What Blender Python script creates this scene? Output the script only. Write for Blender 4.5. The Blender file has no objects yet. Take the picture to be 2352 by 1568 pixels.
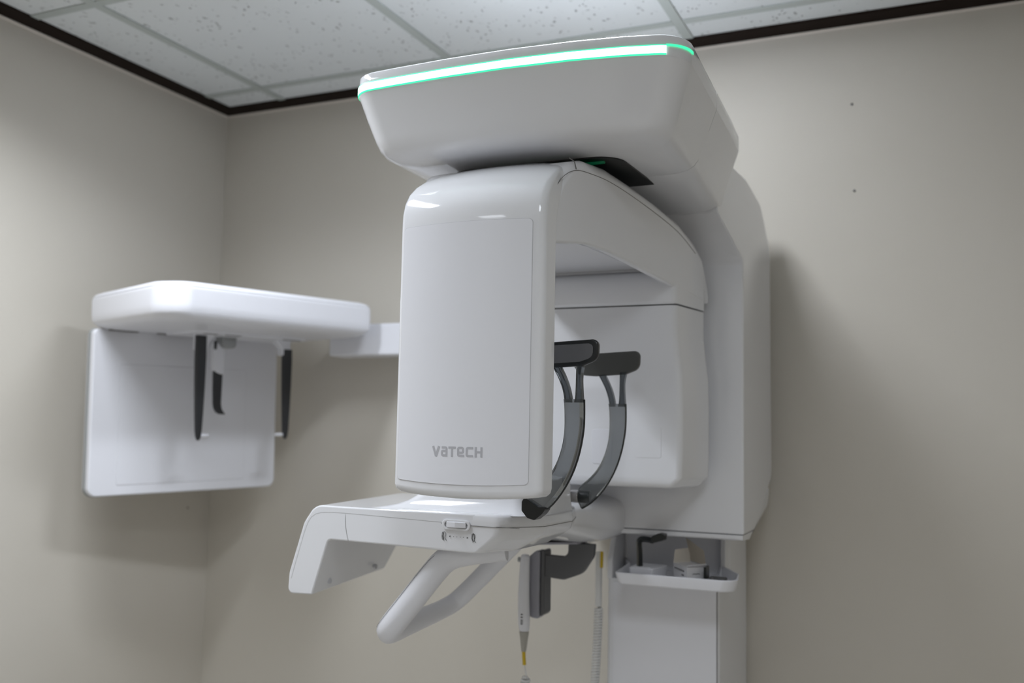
import bpy, bmesh, math, random
from mathutils import Vector, Matrix
random.seed(7)
R = math.radians
S = bpy.context.scene
C = S.collection

# ------------------------------------------------------------------ camera
cam_d = bpy.data.cameras.new('camera')
cam = bpy.data.objects.new('camera', cam_d); C.objects.link(cam)
YAW, PITCH, ROLL = R(24.37536), R(5.25675), R(1.1077)
fw = Vector((-math.sin(YAW)*math.cos(PITCH), math.cos(YAW)*math.cos(PITCH), math.sin(PITCH)))
r0 = Vector((math.cos(YAW), math.sin(YAW), 0)); u0 = r0.cross(fw)
rt = r0*math.cos(ROLL) + u0*math.sin(ROLL); up = u0*math.cos(ROLL) - r0*math.sin(ROLL)
CAM = Vector((2.00558, -2.28165, 1.45427))
cam.matrix_world = Matrix(((rt.x, up.x, -fw.x, CAM.x), (rt.y, up.y, -fw.y, CAM.y), (rt.z, up.z, -fw.z, CAM.z), (0, 0, 0, 1)))
cam_d.sensor_width = 36; cam_d.lens = 2232.08*36/2352; cam_d.clip_start = 0.02
cam_d.dof.use_dof = True; cam_d.dof.focus_distance = 1.46; cam_d.dof.aperture_fstop = 2.8
S.camera = cam

# ------------------------------------------------------------------ world, lights, exposure
S.view_settings.view_transform = 'Standard'; S.view_settings.look = 'None'
S.view_settings.gamma = 1; S.view_settings.use_curve_mapping = False
S.view_settings.exposure = 0.04
w = bpy.data.worlds.new('world'); S.world = w; w.use_nodes = True
w.node_tree.nodes['Background'].inputs[0].default_value = (0.8, 0.85, 0.9, 1)
w.node_tree.nodes['Background'].inputs[1].default_value = 0.05

H = 2.40
COOL = (0.90, 0.95, 1.03)
# recessed ceiling lamps with louvres: (x, y, size x, size y, power, spread in degrees); the fixtures are built with the room
LAMPS = [(1.42, -0.775, 0.16, 0.40, 8.6, 178), (0.60, -1.22, 0.14, 0.56, 12.5, 146), (2.10, -2.25, 0.50, 0.50, 10.5, 155), (0.90, -3.30, 0.56, 0.56, 6.0, 170)]  # the last is an added fill lamp to lift the general light
for lx, ly, sx, sy, pw, spr in LAMPS:
    ld = bpy.data.lights.new('ceiling_light', 'AREA'); ld.shape = 'RECTANGLE'; ld.size = sx; ld.size_y = sy
    ld.energy = pw; ld.color = COOL; ld.spread = R(spr)
    lo = bpy.data.objects.new('ceiling_light', ld); C.objects.link(lo); lo.location = (lx, ly, H-0.0115)

# ------------------------------------------------------------------ materials
def mat(name, col, rough=0.5, bump=None, var=0.0, varscale=8, **kw):
    m = bpy.data.materials.new(name); m.use_nodes = True
    nt = m.node_tree; N = nt.nodes; L = nt.links; b = N['Principled BSDF']
    b.inputs['Base Color'].default_value = (*col, 1); b.inputs['Roughness'].default_value = rough
    for k, v in kw.items(): b.inputs[k.replace('_', ' ')].default_value = v
    tc = N.new('ShaderNodeTexCoord')
    if var:
        n = N.new('ShaderNodeTexNoise'); n.inputs['Scale'].default_value = varscale; n.inputs['Detail'].default_value = 4
        L.new(tc.outputs['Object'], n.inputs['Vector'])
        mx = N.new('ShaderNodeMix'); mx.data_type = 'RGBA'
        mx.inputs['A'].default_value = (*[c*(1-var) for c in col], 1); mx.inputs['B'].default_value = (*[min(1, c*(1+var)) for c in col], 1)
        L.new(n.outputs['Fac'], mx.inputs['Factor']); L.new(mx.outputs['Result'], b.inputs['Base Color'])
    if bump:
        sc, st, dist = bump
        n2 = N.new('ShaderNodeTexNoise'); n2.inputs['Scale'].default_value = sc; n2.inputs['Detail'].default_value = 3
        L.new(tc.outputs['Object'], n2.inputs['Vector'])
        bp = N.new('ShaderNodeBump'); bp.inputs['Strength'].default_value = st; bp.inputs['Distance'].default_value = dist
        L.new(n2.outputs['Fac'], bp.inputs['Height']); L.new(bp.outputs['Normal'], b.inputs['Normal'])
    return m
def emis(name, col, s):
    m = mat(name, col, 0.4); b = m.node_tree.nodes['Principled BSDF']
    b.inputs['Emission Color'].default_value = (*col, 1); b.inputs['Emission Strength'].default_value = s
    return m
WHITE = mat('white_plastic', (0.78, 0.785, 0.81), 0.075, var=0.01)
WHITE_B = mat('white_satin_plastic', (0.77, 0.775, 0.815), 0.36, var=0.01)
WHITE_C = mat('white_sheet_metal', (0.76, 0.765, 0.79), 0.34, var=0.012)
SEAM = mat('seam_gap_grey', (0.17, 0.165, 0.16), 0.8, var=0.1)
SEAML = mat('panel_joint_grey', (0.55, 0.55, 0.57), 0.6, var=0.02)
LOGO = mat('grey_print', (0.46, 0.46, 0.49), 0.5, var=0.03)
BLACKP = mat('black_print', (0.02, 0.02, 0.02), 0.6, var=0.1)
BLACK = mat('black_plastic', (0.010, 0.012, 0.013), 0.28, var=0.1)
DARKREC = mat('black_recess', (0.004, 0.005, 0.005), 0.45, var=0.1)
SMOKED = mat('smoked_clear_plastic_thick', (0.13, 0.145, 0.155), 0.07, Transmission_Weight=0.8, IOR=1.42, var=0.02)
SMOKE = mat('smoked_clear_plastic', (0.33, 0.345, 0.35), 0.07, Transmission_Weight=0.85, IOR=1.42, var=0.02)
SMOKE2 = mat('smoked_grey_pad_plate', (0.062, 0.063, 0.060), 0.3, var=0.05)
PADG = mat('grey_pad', (0.115, 0.116, 0.122), 0.45, var=0.06, varscale=30)
DKGREY = mat('dark_grey_plastic', (0.10, 0.102, 0.107), 0.42, var=0.05)
LILAC = mat('grey_holder_plastic', (0.31, 0.31, 0.35), 0.38, var=0.03)
RODG = mat('carbon_grey_rod', (0.022, 0.023, 0.026), 0.36, var=0.1)
KNOBG = mat('grey_knob', (0.33, 0.34, 0.34), 0.5, var=0.04)
STEEL = mat('brushed_steel', (0.45, 0.44, 0.44), 0.25, Metallic=1.0, var=0.05)
BEIGEP = mat('beige_cone_plastic', (0.40, 0.385, 0.345), 0.55, var=0.03)
YELLOW = mat('yellow_sleeve', (0.62, 0.43, 0.02), 0.5, var=0.05)
CORD = mat('white_cord', (0.70, 0.70, 0.69), 0.45, var=0.03)
CREAM = mat('cream_paper', (0.68, 0.63, 0.55), 0.8, var=0.05, bump=(60, 0.2, 0.001))
CARTON = mat('white_carton', (0.72, 0.71, 0.72), 0.5, var=0.02)
LED = emis('led_strip_core', (0.62, 1.0, 0.86), 2.6)
LEDE = emis('led_strip_edge', (0.05, 0.85, 0.42), 1.0)
GLOWG = emis('green_glow', (0.0, 0.10, 0.04), 0.22)
TRIM = mat('dark_brown_trim', (0.014, 0.008, 0.0055), 0.75, var=0.15, varscale=20, Specular_IOR_Level=0.15)
TBAR = mat('ceiling_bar_paint', (0.47, 0.51, 0.485), 0.55, var=0.02)
FLOORM = mat('vinyl_floor', (0.62, 0.60, 0.56), 0.45, var=0.06, varscale=3)
DOORM = mat('door_wood', (0.16, 0.09, 0.055), 0.4, var=0.2, varscale=6)

def wall_material():
    m = mat('beige_woven_wallpaper', (0.60, 0.565, 0.50), 0.75)
    nt = m.node_tree; N = nt.nodes; L = nt.links; b = N['Principled BSDF']
    tc = N.new('ShaderNodeTexCoord')
    hs = []
    for ang in (0.9, -0.9):
        mp = N.new('ShaderNodeMapping'); mp.inputs['Rotation'].default_value = (ang, ang, 0.0)
        L.new(tc.outputs['Object'], mp.inputs['Vector'])
        wv = N.new('ShaderNodeTexWave'); wv.inputs['Scale'].default_value = 95; wv.inputs['Distortion'].default_value = 0.6
        wv.bands_direction = 'Z'
        L.new(mp.outputs['Vector'], wv.inputs['Vector']); hs.append(wv)
    ad = N.new('ShaderNodeMath'); ad.operation = 'ADD'
    L.new(hs[0].outputs['Fac'], ad.inputs[0]); L.new(hs[1].outputs['Fac'], ad.inputs[1])
    bp = N.new('ShaderNodeBump'); bp.inputs['Strength'].default_value = 0.18; bp.inputs['Distance'].default_value = 0.0008
    L.new(ad.outputs[0], bp.inputs['Height']); L.new(bp.outputs['Normal'], b.inputs['Normal'])
    n = N.new('ShaderNodeTexNoise'); n.inputs['Scale'].default_value = 1.7; n.inputs['Detail'].default_value = 5
    L.new(tc.outputs['Object'], n.inputs['Vector'])
    cr = N.new('ShaderNodeValToRGB'); cr.color_ramp.elements[0].position = 0.35; cr.color_ramp.elements[1].position = 0.65
    cr.color_ramp.elements[0].color = (0.593, 0.556, 0.488, 1); cr.color_ramp.elements[1].color = (0.607, 0.572, 0.508, 1)
    L.new(n.outputs['Fac'], cr.inputs['Fac']); L.new(cr.outputs['Color'], b.inputs['Base Color'])
    return m
WALL = wall_material()

def tile_material():
    m = mat('mineral_fibre_tile', (0.72, 0.75, 0.75), 0.9)
    nt = m.node_tree; N = nt.nodes; L = nt.links; b = N['Principled BSDF']
    tc = N.new('ShaderNodeTexCoord'); oi = N.new('ShaderNodeObjectInfo')
    va = N.new('ShaderNodeVectorMath'); va.operation = 'ADD'
    L.new(tc.outputs['Object'], va.inputs[0])
    sc = N.new('ShaderNodeMath'); sc.operation = 'MULTIPLY'; sc.inputs[1].default_value = 37.0
    L.new(oi.outputs['Random'], sc.inputs[0]); L.new(sc.outputs[0], va.inputs[1])
    nz = N.new('ShaderNodeTexNoise'); nz.inputs['Scale'].default_value = 26; L.new(va.outputs[0], nz.inputs['Vector'])
    mixv = N.new('ShaderNodeMix'); mixv.data_type = 'RGBA'; mixv.inputs['Factor'].default_value = 0.04
    L.new(va.outputs[0], mixv.inputs['A']); L.new(nz.outputs['Color'], mixv.inputs['B'])
    mp = N.new('ShaderNodeMapping'); mp.inputs['Scale'].default_value = (1.0, 0.55, 1.0)
    L.new(mixv.outputs['Result'], mp.inputs['Vector'])
    vo = N.new('ShaderNodeTexVoronoi'); vo.inputs['Scale'].default_value = 70
    L.new(mp.outputs['Vector'], vo.inputs['Vector'])
    cr = N.new('ShaderNodeValToRGB')
    cr.color_ramp.elements[0].position = 0.13; cr.color_ramp.elements[0].color = (1, 1, 1, 1)
    cr.color_ramp.elements[1].position = 0.25; cr.color_ramp.elements[1].color = (0, 0, 0, 1)
    L.new(vo.outputs['Distance'], cr.inputs['Fac'])
    n2 = N.new('ShaderNodeTexNoise'); n2.inputs['Scale'].default_value = 21; L.new(va.outputs[0], n2.inputs['Vector'])
    gt = N.new('ShaderNodeValToRGB'); gt.color_ramp.elements[0].position = 0.40; gt.color_ramp.elements[1].position = 0.54
    L.new(n2.outputs['Fac'], gt.inputs['Fac'])
    mu = N.new('ShaderNodeMath'); mu.operation = 'MULTIPLY'
    L.new(cr.outputs['Color'], mu.inputs[0]); L.new(gt.outputs['Color'], mu.inputs[1])
    mx = N.new('ShaderNodeMix'); mx.data_type = 'RGBA'
    mx.inputs['A'].default_value = (0.72, 0.75, 0.75, 1); mx.inputs['B'].default_value = (0.33, 0.345, 0.335, 1)
    L.new(mu.outputs[0], mx.inputs['Factor']); L.new(mx.outputs['Result'], b.inputs['Base Color'])
    bp = N.new('ShaderNodeBump'); bp.inputs['Strength'].default_value = 0.6; bp.inputs['Distance'].default_value = 0.002; bp.invert = True
    L.new(mu.outputs[0], bp.inputs['Height']); L.new(bp.outputs['Normal'], b.inputs['Normal'])
    return m
TILE = tile_material()

# ------------------------------------------------------------------ object helpers
def link(name, me, m, parent=None, loc=None):
    o = bpy.data.objects.new(name, me); C.objects.link(o)
    for mm in (m if isinstance(m, (list, tuple)) else [m]): me.materials.append(mm)
    if parent: o.parent = parent
    if loc: o.location = loc
    return o
def finish(bm, name, m, parent=None, sharp=38, wn=True, smooth=True):
    bmesh.ops.recalc_face_normals(bm, faces=bm.faces)
    me = bpy.data.meshes.new(name); bm.to_mesh(me); bm.free()
    if smooth:
        for p in me.polygons: p.use_smooth = True
        me.set_sharp_from_angle(angle=R(sharp))
    o = link(name, me, m, parent)
    if wn and smooth:
        md = o.modifiers.new('normals', 'WEIGHTED_NORMAL'); md.keep_sharp = True; md.weight = 60
    return o
def empty(name, loc=(0, 0, 0)):
    o = bpy.data.objects.new(name, None); C.objects.link(o); o.location = loc; o.empty_display_size = 0.05
    return o
def tag(o, label=None, cat=None, group=None, kind=None):
    if label: o['label'] = label
    if cat: o['category'] = cat
    if group: o['group'] = group
    if kind: o['kind'] = kind
    return o
def bevel_bm(bm, off, seg=3, ang=30):
    if off <= 0: return
    es = [e for e in bm.edges if len(e.link_faces) == 2 and e.calc_face_angle(0) > R(ang)]
    bmesh.ops.bevel(bm, geom=es, offset=off, segments=seg, profile=0.5, affect='EDGES', clamp_overlap=True)
def fillet(pts, seg=6, default=0.0):
    """pts: (a, b[, radius]) -> list of 2-D points with filleted corners"""
    out = []; n = len(pts)
    for i in range(n):
        p = Vector(pts[i][:2]); rr = pts[i][2] if len(pts[i]) > 2 else default
        a = Vector(pts[i-1][:2]); b = Vector(pts[(i+1) % n][:2])
        if rr <= 0: out.append(tuple(p)); continue
        d1 = (a-p); d2 = (b-p); l1, l2 = d1.length, d2.length; d1.normalize(); d2.normalize()
        ang = d1.angle(d2)
        if ang > 3.13: out.append(tuple(p)); continue
        t = min(rr/math.tan(ang/2), l1*0.49, l2*0.49); rr2 = t*math.tan(ang/2)
        cen = p + (d1+d2).normalized()*(rr2/math.sin(ang/2))
        v1 = (p+d1*t)-cen; v2 = (p+d2*t)-cen
        tot = v1.angle(v2); sgn = 1 if v1.x*v2.y-v1.y*v2.x > 0 else -1
        for k in range(seg+1):
            th = sgn*tot*k/seg; c, s = math.cos(th), math.sin(th)
            out.append((cen.x+v1.x*c-v1.y*s, cen.y+v1.x*s+v1.y*c))
    return out
def dedupe(pts, eps=1e-6):
    o = []
    for p in pts:
        if not o or (Vector(p)-Vector(o[-1])).length > eps: o.append(p)
    if (Vector(o[0])-Vector(o[-1])).length < eps: o.pop()
    return o
def prism_bm(poly, axis, lo, hi, bev=0.0, seg=3, shear=None, bm=None):
    """poly in the two other axes (X: (y,z), Y: (x,z), Z: (x,y)); shear(a,b,t)->(a,b)"""
    own = bm is None
    bm2 = bmesh.new(); poly = dedupe(poly)
    def P(a, b, t):
        if shear: a, b = shear(a, b, t)
        return {'X': (t, a, b), 'Y': (a, t, b), 'Z': (a, b, t)}[axis]
    v0 = [bm2.verts.new(P(a, b, lo)) for a, b in poly]; v1 = [bm2.verts.new(P(a, b, hi)) for a, b in poly]
    n = len(poly)
    bm2.faces.new(v0); bm2.faces.new(v1)
    for i in range(n): bm2.faces.new((v0[i], v0[(i+1) % n], v1[(i+1) % n], v1[i]))
    bmesh.ops.recalc_face_normals(bm2, faces=bm2.faces)
    bevel_bm(bm2, bev, seg)
    if own: return bm2
    join(bm, bm2); return bm
def join(bm, other):
    me = bpy.data.meshes.new('tmp'); other.to_mesh(me); other.free(); bm.from_mesh(me); bpy.data.meshes.remove(me)
def box_bm(x0, x1, y0, y1, z0, z1, bev=0.0, seg=2, bm=None):
    return prism_bm([(x0, y0), (x1, y0), (x1, y1), (x0, y1)], 'Z', z0, z1, bev, seg, bm=bm)
def loft_bm(rings, caps=True, bm=None):
    own = bm is None
    b = bmesh.new() if own else bm
    vs = [[b.verts.new(p) for p in rg] for rg in rings]; n = len(rings[0])
    for i in range(len(vs)-1):
        for k in range(n):
            try: b.faces.new((vs[i][k], vs[i][(k+1) % n], vs[i+1][(k+1) % n], vs[i+1][k]))
            except ValueError: pass
    if caps: b.faces.new(vs[0]); b.faces.new(list(reversed(vs[-1])))
    return b
def resample_path(pts, n):
    P = [Vector(p) for p in pts]; L = [0]
    for a, b in zip(P, P[1:]): L.append(L[-1]+(b-a).length)
    out = []; j = 0
    for i in range(n):
        t = L[-1]*i/(n-1)
        while j < len(L)-2 and L[j+1] < t: j += 1
        f = (t-L[j])/max(1e-9, L[j+1]-L[j]); out.append(P[j].lerp(P[j+1], f))
    return out
def smooth_path(pts, n=40, it=3):
    P = [Vector(p) for p in pts]
    for _ in range(it):                                  # Chaikin, ends kept
        Q = [P[0]]
        for a, b in zip(P, P[1:]): Q += [a.lerp(b, .25), a.lerp(b, .75)]
        Q.append(P[-1]); P = Q
    return resample_path(P, n)
def tube_bm(path, rad, seg=12, bm=None, closed=False, ref=(0, 0, 1), caps=True):
    """rad: number, (ra, rb) or function of t giving (ra, rb)"""
    b = bm or bmesh.new(); P = [Vector(p) for p in path]; n = len(P); rings = []
    prev = None
    for i in range(n):
        if closed: T = (P[(i+1) % n]-P[i-1]).normalized()
        else: T = (P[min(i+1, n-1)]-P[max(i-1, 0)]).normalized()
        if prev is None:
            rf = Vector(ref); N = (rf - T*rf.dot(T))
            if N.length < 1e-4: N = T.orthogonal()
            N.normalize()
        else:
            N = prev - T*prev.dot(T); N.normalize()
        prev = N; B = T.cross(N)
        t = i/(n-1); q = rad(t) if callable(rad) else rad
        ra, rb = q if isinstance(q, (tuple, list)) else (q, q)
        rings.append([b.verts.new(P[i]+N*ra*math.cos(2*math.pi*k/seg)+B*rb*math.sin(2*math.pi*k/seg)) for k in range(seg)])
    m = n if closed else n-1
    for i in range(m):
        A, D = rings[i], rings[(i+1) % n]
        for k in range(seg): b.faces.new((A[k], A[(k+1) % seg], D[(k+1) % seg], D[k]))
    if caps and not closed: b.faces.new(rings[0]); b.faces.new(list(reversed(rings[-1])))
    return b
def lathe_bm(prof, seg=20, org=(0, 0, 0), axis='Z', bm=None):
    """prof: list of (radius, height)"""
    b = bm or bmesh.new(); rings = []
    for rr, h in prof:
        rg = []
        for k in range(seg):
            a = 2*math.pi*k/seg; c, s = rr*math.cos(a), rr*math.sin(a)
            p = {'Z': (c, s, h), 'X': (h, c, s), 'Y': (c, h, s)}[axis]
            rg.append(b.verts.new((org[0]+p[0], org[1]+p[1], org[2]+p[2])))
        rings.append(rg)
    for A, D in zip(rings, rings[1:]):
        for k in range(seg): b.faces.new((A[k], A[(k+1) % seg], D[(k+1) % seg], D[k]))
    b.faces.new(rings[0]); b.faces.new(list(reversed(rings[-1])))
    return b
def ribbon(bm, pts, wd, to3, th=0.0006, closed=False):
    """flat stroke along 2-D polyline; to3(a,b,d) gives the 3-D point, d = outwards"""
    n = len(pts); Lf = []; Rg = []
    for i in range(n):
        if closed: t = Vector(pts[(i+1) % n])-Vector(pts[i-1])
        else: t = Vector(pts[min(i+1, n-1)])-Vector(pts[max(i-1, 0)])
        t.normalize(); nn = Vector((-t.y, t.x))*wd/2; p = Vector(pts[i])
        Lf.append(p+nn); Rg.append(p-nn)
    top = [(bm.verts.new(to3(a.x, a.y, th)), bm.verts.new(to3(c.x, c.y, th))) for a, c in zip(Lf, Rg)]
    bot = [(bm.verts.new(to3(a.x, a.y, -.0002)), bm.verts.new(to3(c.x, c.y, -.0002))) for a, c in zip(Lf, Rg)]
    m = n if closed else n-1
    for i in range(m):
        j = (i+1) % n
        bm.faces.new((top[i][0], top[j][0], top[j][1], top[i][1]))
        bm.faces.new((top[i][0], top[j][0], bot[j][0], bot[i][0])); bm.faces.new((top[i][1], top[j][1], bot[j][1], bot[i][1]))
def struct(name, bm, m, parent=None, **k):
    o = finish(bm, name, m, parent, **k)
    if not parent: o['kind'] = 'structure'
    return o

# ------------------------------------------------------------------ room shell
RX, FY = 2.80, -3.80
T = 0.10
struct('floor', box_bm(-T, RX+T, FY-T, T, -0.10, 0.0), FLOORM, smooth=False)
wb = struct('wall_back', box_bm(-T, RX+T, 0.0, T, 0.0, H+0.10), WALL, smooth=False)
wl = struct('wall_left', box_bm(-T, 0.0, FY-T, 0.0, 0.0, H+0.10), WALL, smooth=False)
struct('wall_right', box_bm(RX, RX+T, FY-T, 0.0, 0.0, H+0.10), WALL, smooth=False)
bm = box_bm(0.0, 1.75, FY-T, FY, 0.0, H+0.10); box_bm(2.60, RX, FY-T, FY, 0.0, H+0.10, bm=bm); box_bm(1.75, 2.60, FY-T, FY, 2.08, H+0.10, bm=bm)
struct('wall_front', bm, WALL, smooth=False)
bm = box_bm(1.75, 1.80, FY-0.08, FY+0.02, 0.0, 2.08, 0.004); box_bm(2.55, 2.60, FY-0.08, FY+0.02, 0.0, 2.08, 0.004, bm=bm); box_bm(1.80, 2.55, FY-0.08, FY+0.02, 2.03, 2.08, 0.004, bm=bm)
struct('trim_3', bm, TRIM)
d1 = struct('door_1', box_bm(1.805, 2.545, FY-0.06, FY-0.02, 0.006, 2.026, 0.003), DOORM)
bm = lathe_bm([(0.006, 0), (0.025, 0.001), (0.025, 0.008), (0.011, 0.012), (0.011, 0.04), (0.025, 0.045), (0.027, 0.06), (0.02, 0.068), (0.004, 0.07)], 20, (1.88, FY-0.0195, 1.0), 'Y')
finish(bm, 'door_knob', STEEL, d1)
# nail holes in the back wall, one scuff on the left wall
for x, z in ((1.812, 2.211), (1.815, 2.010)):
    finish(lathe_bm([(0.0028, -0.0012), (0.0032, -0.0005), (0.0026, 0.0005), (0.001, 0.0006)], 10, (x, -0.0004, z), 'Y'), 'nail_hole', SEAM, wb)
finish(lathe_bm([(0.003, -0.0005), (0.0034, 0.0003), (0.001, 0.0006)], 10, (0.0004, -0.09, 1.217), 'X'), 'scuff_mark', mat('scuff', (0.2, 0.18, 0.15), 0.8, var=0.1), wl)

# suspended ceiling: every tile and bar is a piece of the ceiling
ceil = struct('ceiling', box_bm(-T, RX+T, FY-T, T, H+0.06, H+0.10), TBAR, smooth=False)
GX = [0.247+0.6*i for i in range(-1, 7)]; GX = [0.0] + [x for x in GX if 0.05 < x < RX-0.05] + [RX]
GY = [0.0] + [-0.152-0.585*i for i in range(8) if -0.152-0.585*i > FY+0.05] + [FY]
tmesh = {}
for i in range(len(GX)-1):
    for j in range(len(GY)-1):
        x0, x1, y0, y1 = GX[i], GX[i+1], GY[j+1], GY[j]
        sx, sy = round(x1-x0, 4), round(y1-y0, 4)
        if (sx, sy) not in tmesh:
            b = box_bm(-sx/2+.002, sx/2-.002, -sy/2+.002, sy/2-.002, 0.0, 0.012, 0.001, 1)
            bmesh.ops.recalc_face_normals(b, faces=b.faces)
            me = bpy.data.meshes.new('ceiling_tile'); b.to_mesh(me); b.free(); me.materials.append(TILE); tmesh[(sx, sy)] = me
        o = bpy.data.objects.new('ceiling_tile', tmesh[(sx, sy)]); C.objects.link(o); o.parent = ceil
        o.location = ((x0+x1)/2, (y0+y1)/2, H+0.0035)
for x in GX[1:-1]:
    b = box_bm(x-.012, x+.012, FY, 0.0, H, H+.003, 0.0008, 1); box_bm(x-.0015, x+.0015, FY, 0, H+.003, H+.055, bm=b)
    finish(b, 'ceiling_bar', TBAR, ceil, wn=False)
for y in GY[1:-1]:
    xs = [GX[0]-0.0] + GX[1:-1] + [GX[-1]]
    for k in range(len(xs)-1):
        a = xs[k]+(.012 if k else 0); c_ = xs[k+1]-(.012 if k < len(xs)-2 else 0)
        finish(box_bm(a, c_, y-.012, y+.012, H+.0004, H+.003, 0.0006, 1), 'ceiling_bar', TBAR, ceil, wn=False)
# dark wall angle round the ceiling, with a thin beige bead under it
W_ = 0.055
def angle_trim(n, poly, bead):
    struct('trim_%d' % n, poly, TRIM, wn=False)
angle_bm = prism_bm([(0.0, 0.0), (0.0, FY), (W_, FY+W_), (W_, -W_)], 'Z', H-.003, H+.004, 0.0)
struct('trim_1', angle_bm, TRIM, smooth=False)
struct('trim_2', prism_bm([(0.0, 0.0), (W_, -W_), (RX-W_, -W_), (RX, 0.0)], 'Z', H-.003, H+.004), TRIM, smooth=False)
struct('trim_4', prism_bm([(RX, 0.0), (RX-W_, -W_), (RX-W_, FY+W_), (RX, FY)], 'Z', H-.003, H+.004), TRIM, smooth=False)
struct('trim_5', prism_bm([(0, FY), (RX, FY), (RX-W_, FY+W_), (W_, FY+W_)], 'Z', H-.003, H+.004), TRIM, smooth=False)
BEAD = mat('beige_bead', (0.74, 0.68, 0.61), 0.6, var=0.03)
struct('trim_6', tube_bm([(0.005, -0.004, H-.0068), (RX-.005, -0.004, H-.0068)], 0.0036, 8), BEAD)
struct('trim_7', tube_bm([(0.004, FY+.005, H-.0068), (0.004, -.005, H-.0068)], 0.0036, 8), BEAD)
WH = ['narrow recessed ceiling lamp right above the x-ray machine', 'narrow recessed ceiling lamp to the left, nearest the left wall',
      'square recessed ceiling lamp to the right of the camera', 'added square fill lamp in the ceiling at the rear near the door']
for (lx, ly, sx, sy, pw, spr), lab in zip(LAMPS, WH):
    e = empty('ceiling_lamp', (lx, ly, H)); tag(e, lab, 'ceiling lamp')
    finish(box_bm(-sx/2-.012, sx/2+.012, -sy/2-.012, sy/2+.012, -0.006, -0.0005, 0.002), 'frame', TBAR, e)
    finish(box_bm(-sx/2, sx/2, -sy/2, sy/2, -0.010, -0.0061, 0.0015, 2), 'cover', emis('lamp_cover', COOL, 1.5), e)

# ------------------------------------------------------------------ the x-ray machine
M = empty('panoramic_xray_machine', (1.455, -0.15, 0.0))
tag(M, 'large white glossy dental x-ray machine with green light strip and side arm', 'x-ray machine')
Minv = Matrix.Translation((-1.455, 0.15, 0.0))
def part(bm, name, m, parent=None, **k):
    bm.transform(Minv)
    return finish(bm, name, m, parent or M, **k)

# --- column with front panel, recess and tray
col_poly = fillet([(1.338, -0.20, .012), (1.573, -0.20, .02), (1.573, -0.012, .004), (1.338, -0.012, .004)], 4)
column = part(prism_bm(col_poly, 'Z', 0.0, 1.30, 0.0), 'column', WHITE_C)
bm = prism_bm(fillet([(1.338, -0.30, .010), (1.5733, -0.30, .010), (1.5733, -0.180, 0), (1.338, -0.180, 0)], 4), 'Z', 0.0, 1.152, 0.002)
part(bm, 'lower_front', WHITE_C, column)
part(box_bm(1.352, 1.5685, -0.3016, -0.299, 0.02, 1.145, 0.0008), 'front_panel', WHITE_B, column)
part(box_bm(1.5690, 1.5702, -0.3006, -0.299, 0.02, 1.150), 'seam', SEAM, column)
part(box_bm(1.357, 1.568, -0.2215, -0.199, 1.150, 1.262, 0.0015), 'recess_panel', WHITE_B, column)
bm = prism_bm(fillet([(-0.205, 1.15), (-0.30, 1.15), (-0.30, 1.19, .02), (-0.262, 1.262), (-0.205, 1.262)], 5), 'X', 1.338, 1.349, 0.002)
part(bm, 'side_cheek', WHITE_C, column)
bm = prism_bm(fillet([(-0.205, 1.15), (-0.262, 1.15), (-0.238, 1.18, .02), (-0.236, 1.262), (-0.205, 1.262)], 5), 'X', 1.5625, 1.573, 0.002)
part(bm, 'side_cheek', WHITE_C, column)
bm = box_bm(1.30, 1.62, -0.62, -0.01, 0.0, 0.03, 0.008); part(bm, 'base_plate', WHITE_C)

# accessory tray: shallow dish with sloping rim
def tray_ring(ins, z, yb=-0.212):
    return [(x, y, z) for x, y in fillet([(1.350, yb, 0.004), (1.382+ins, -0.30, .02), (1.398+ins, -0.44+ins, .010), (1.640-ins, -0.44+ins, .028), (1.622-ins, -0.33, .05), (1.560-ins, yb, 0.004)], 6)]
bm = loft_bm([tray_ring(.016, 1.1605), tray_ring(.010, 1.1615), tray_ring(.007, 1.164), tray_ring(.0015, 1.1815), tray_ring(.002, 1.1838), tray_ring(.0045, 1.1845),
              tray_ring(.007, 1.1832), tray_ring(.0125, 1.167), tray_ring(.018, 1.165)])
part(bm, 'accessory_tray', WHITE_B, sharp=50)

# --- carriage housing
prof = fillet([(-0.045, 1.362, .03), (-0.042, 1.88, .06), (-0.112, 1.968, .06), (-0.22, 2.0, .08), (-0.445, 2.003), (-0.445, 1.880, .004), (-0.408, 1.850, .02), (-0.367, 1.80, .03), (-0.367, 1.263),
               (-0.255, 1.263)], 6)
bm = prism_bm(prof, 'X', 1.15, 1.636, 0.016, 4)
def car_shape(v):
    z = v.co.z
    if z > 1.80 and v.co.x > 1.4: v.co.x -= 0.036*min(1, (z-1.80)/0.09)*max(0.0, min(1, (-v.co.y-0.02)/0.34))
for v in bm.verts: car_shape(v)
car = part(bm, 'carriage_housing', WHITE)
prof = fillet([(-0.255, 1.2620), (-0.367, 1.2620, .001), (-0.367, 1.252, .006), (-0.30, 1.249, .02), (-0.09, 1.304, .03), (-0.05, 1.352, .01)], 5)
part(prism_bm(prof, 'X', 1.20, 1.634, 0.004, 3), 'bottom_cover', WHITE, car)
part(box_bm(1.22, 1.618, -0.352, -0.27, 1.2595, 1.264), 'seam', SEAM, car)

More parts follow.
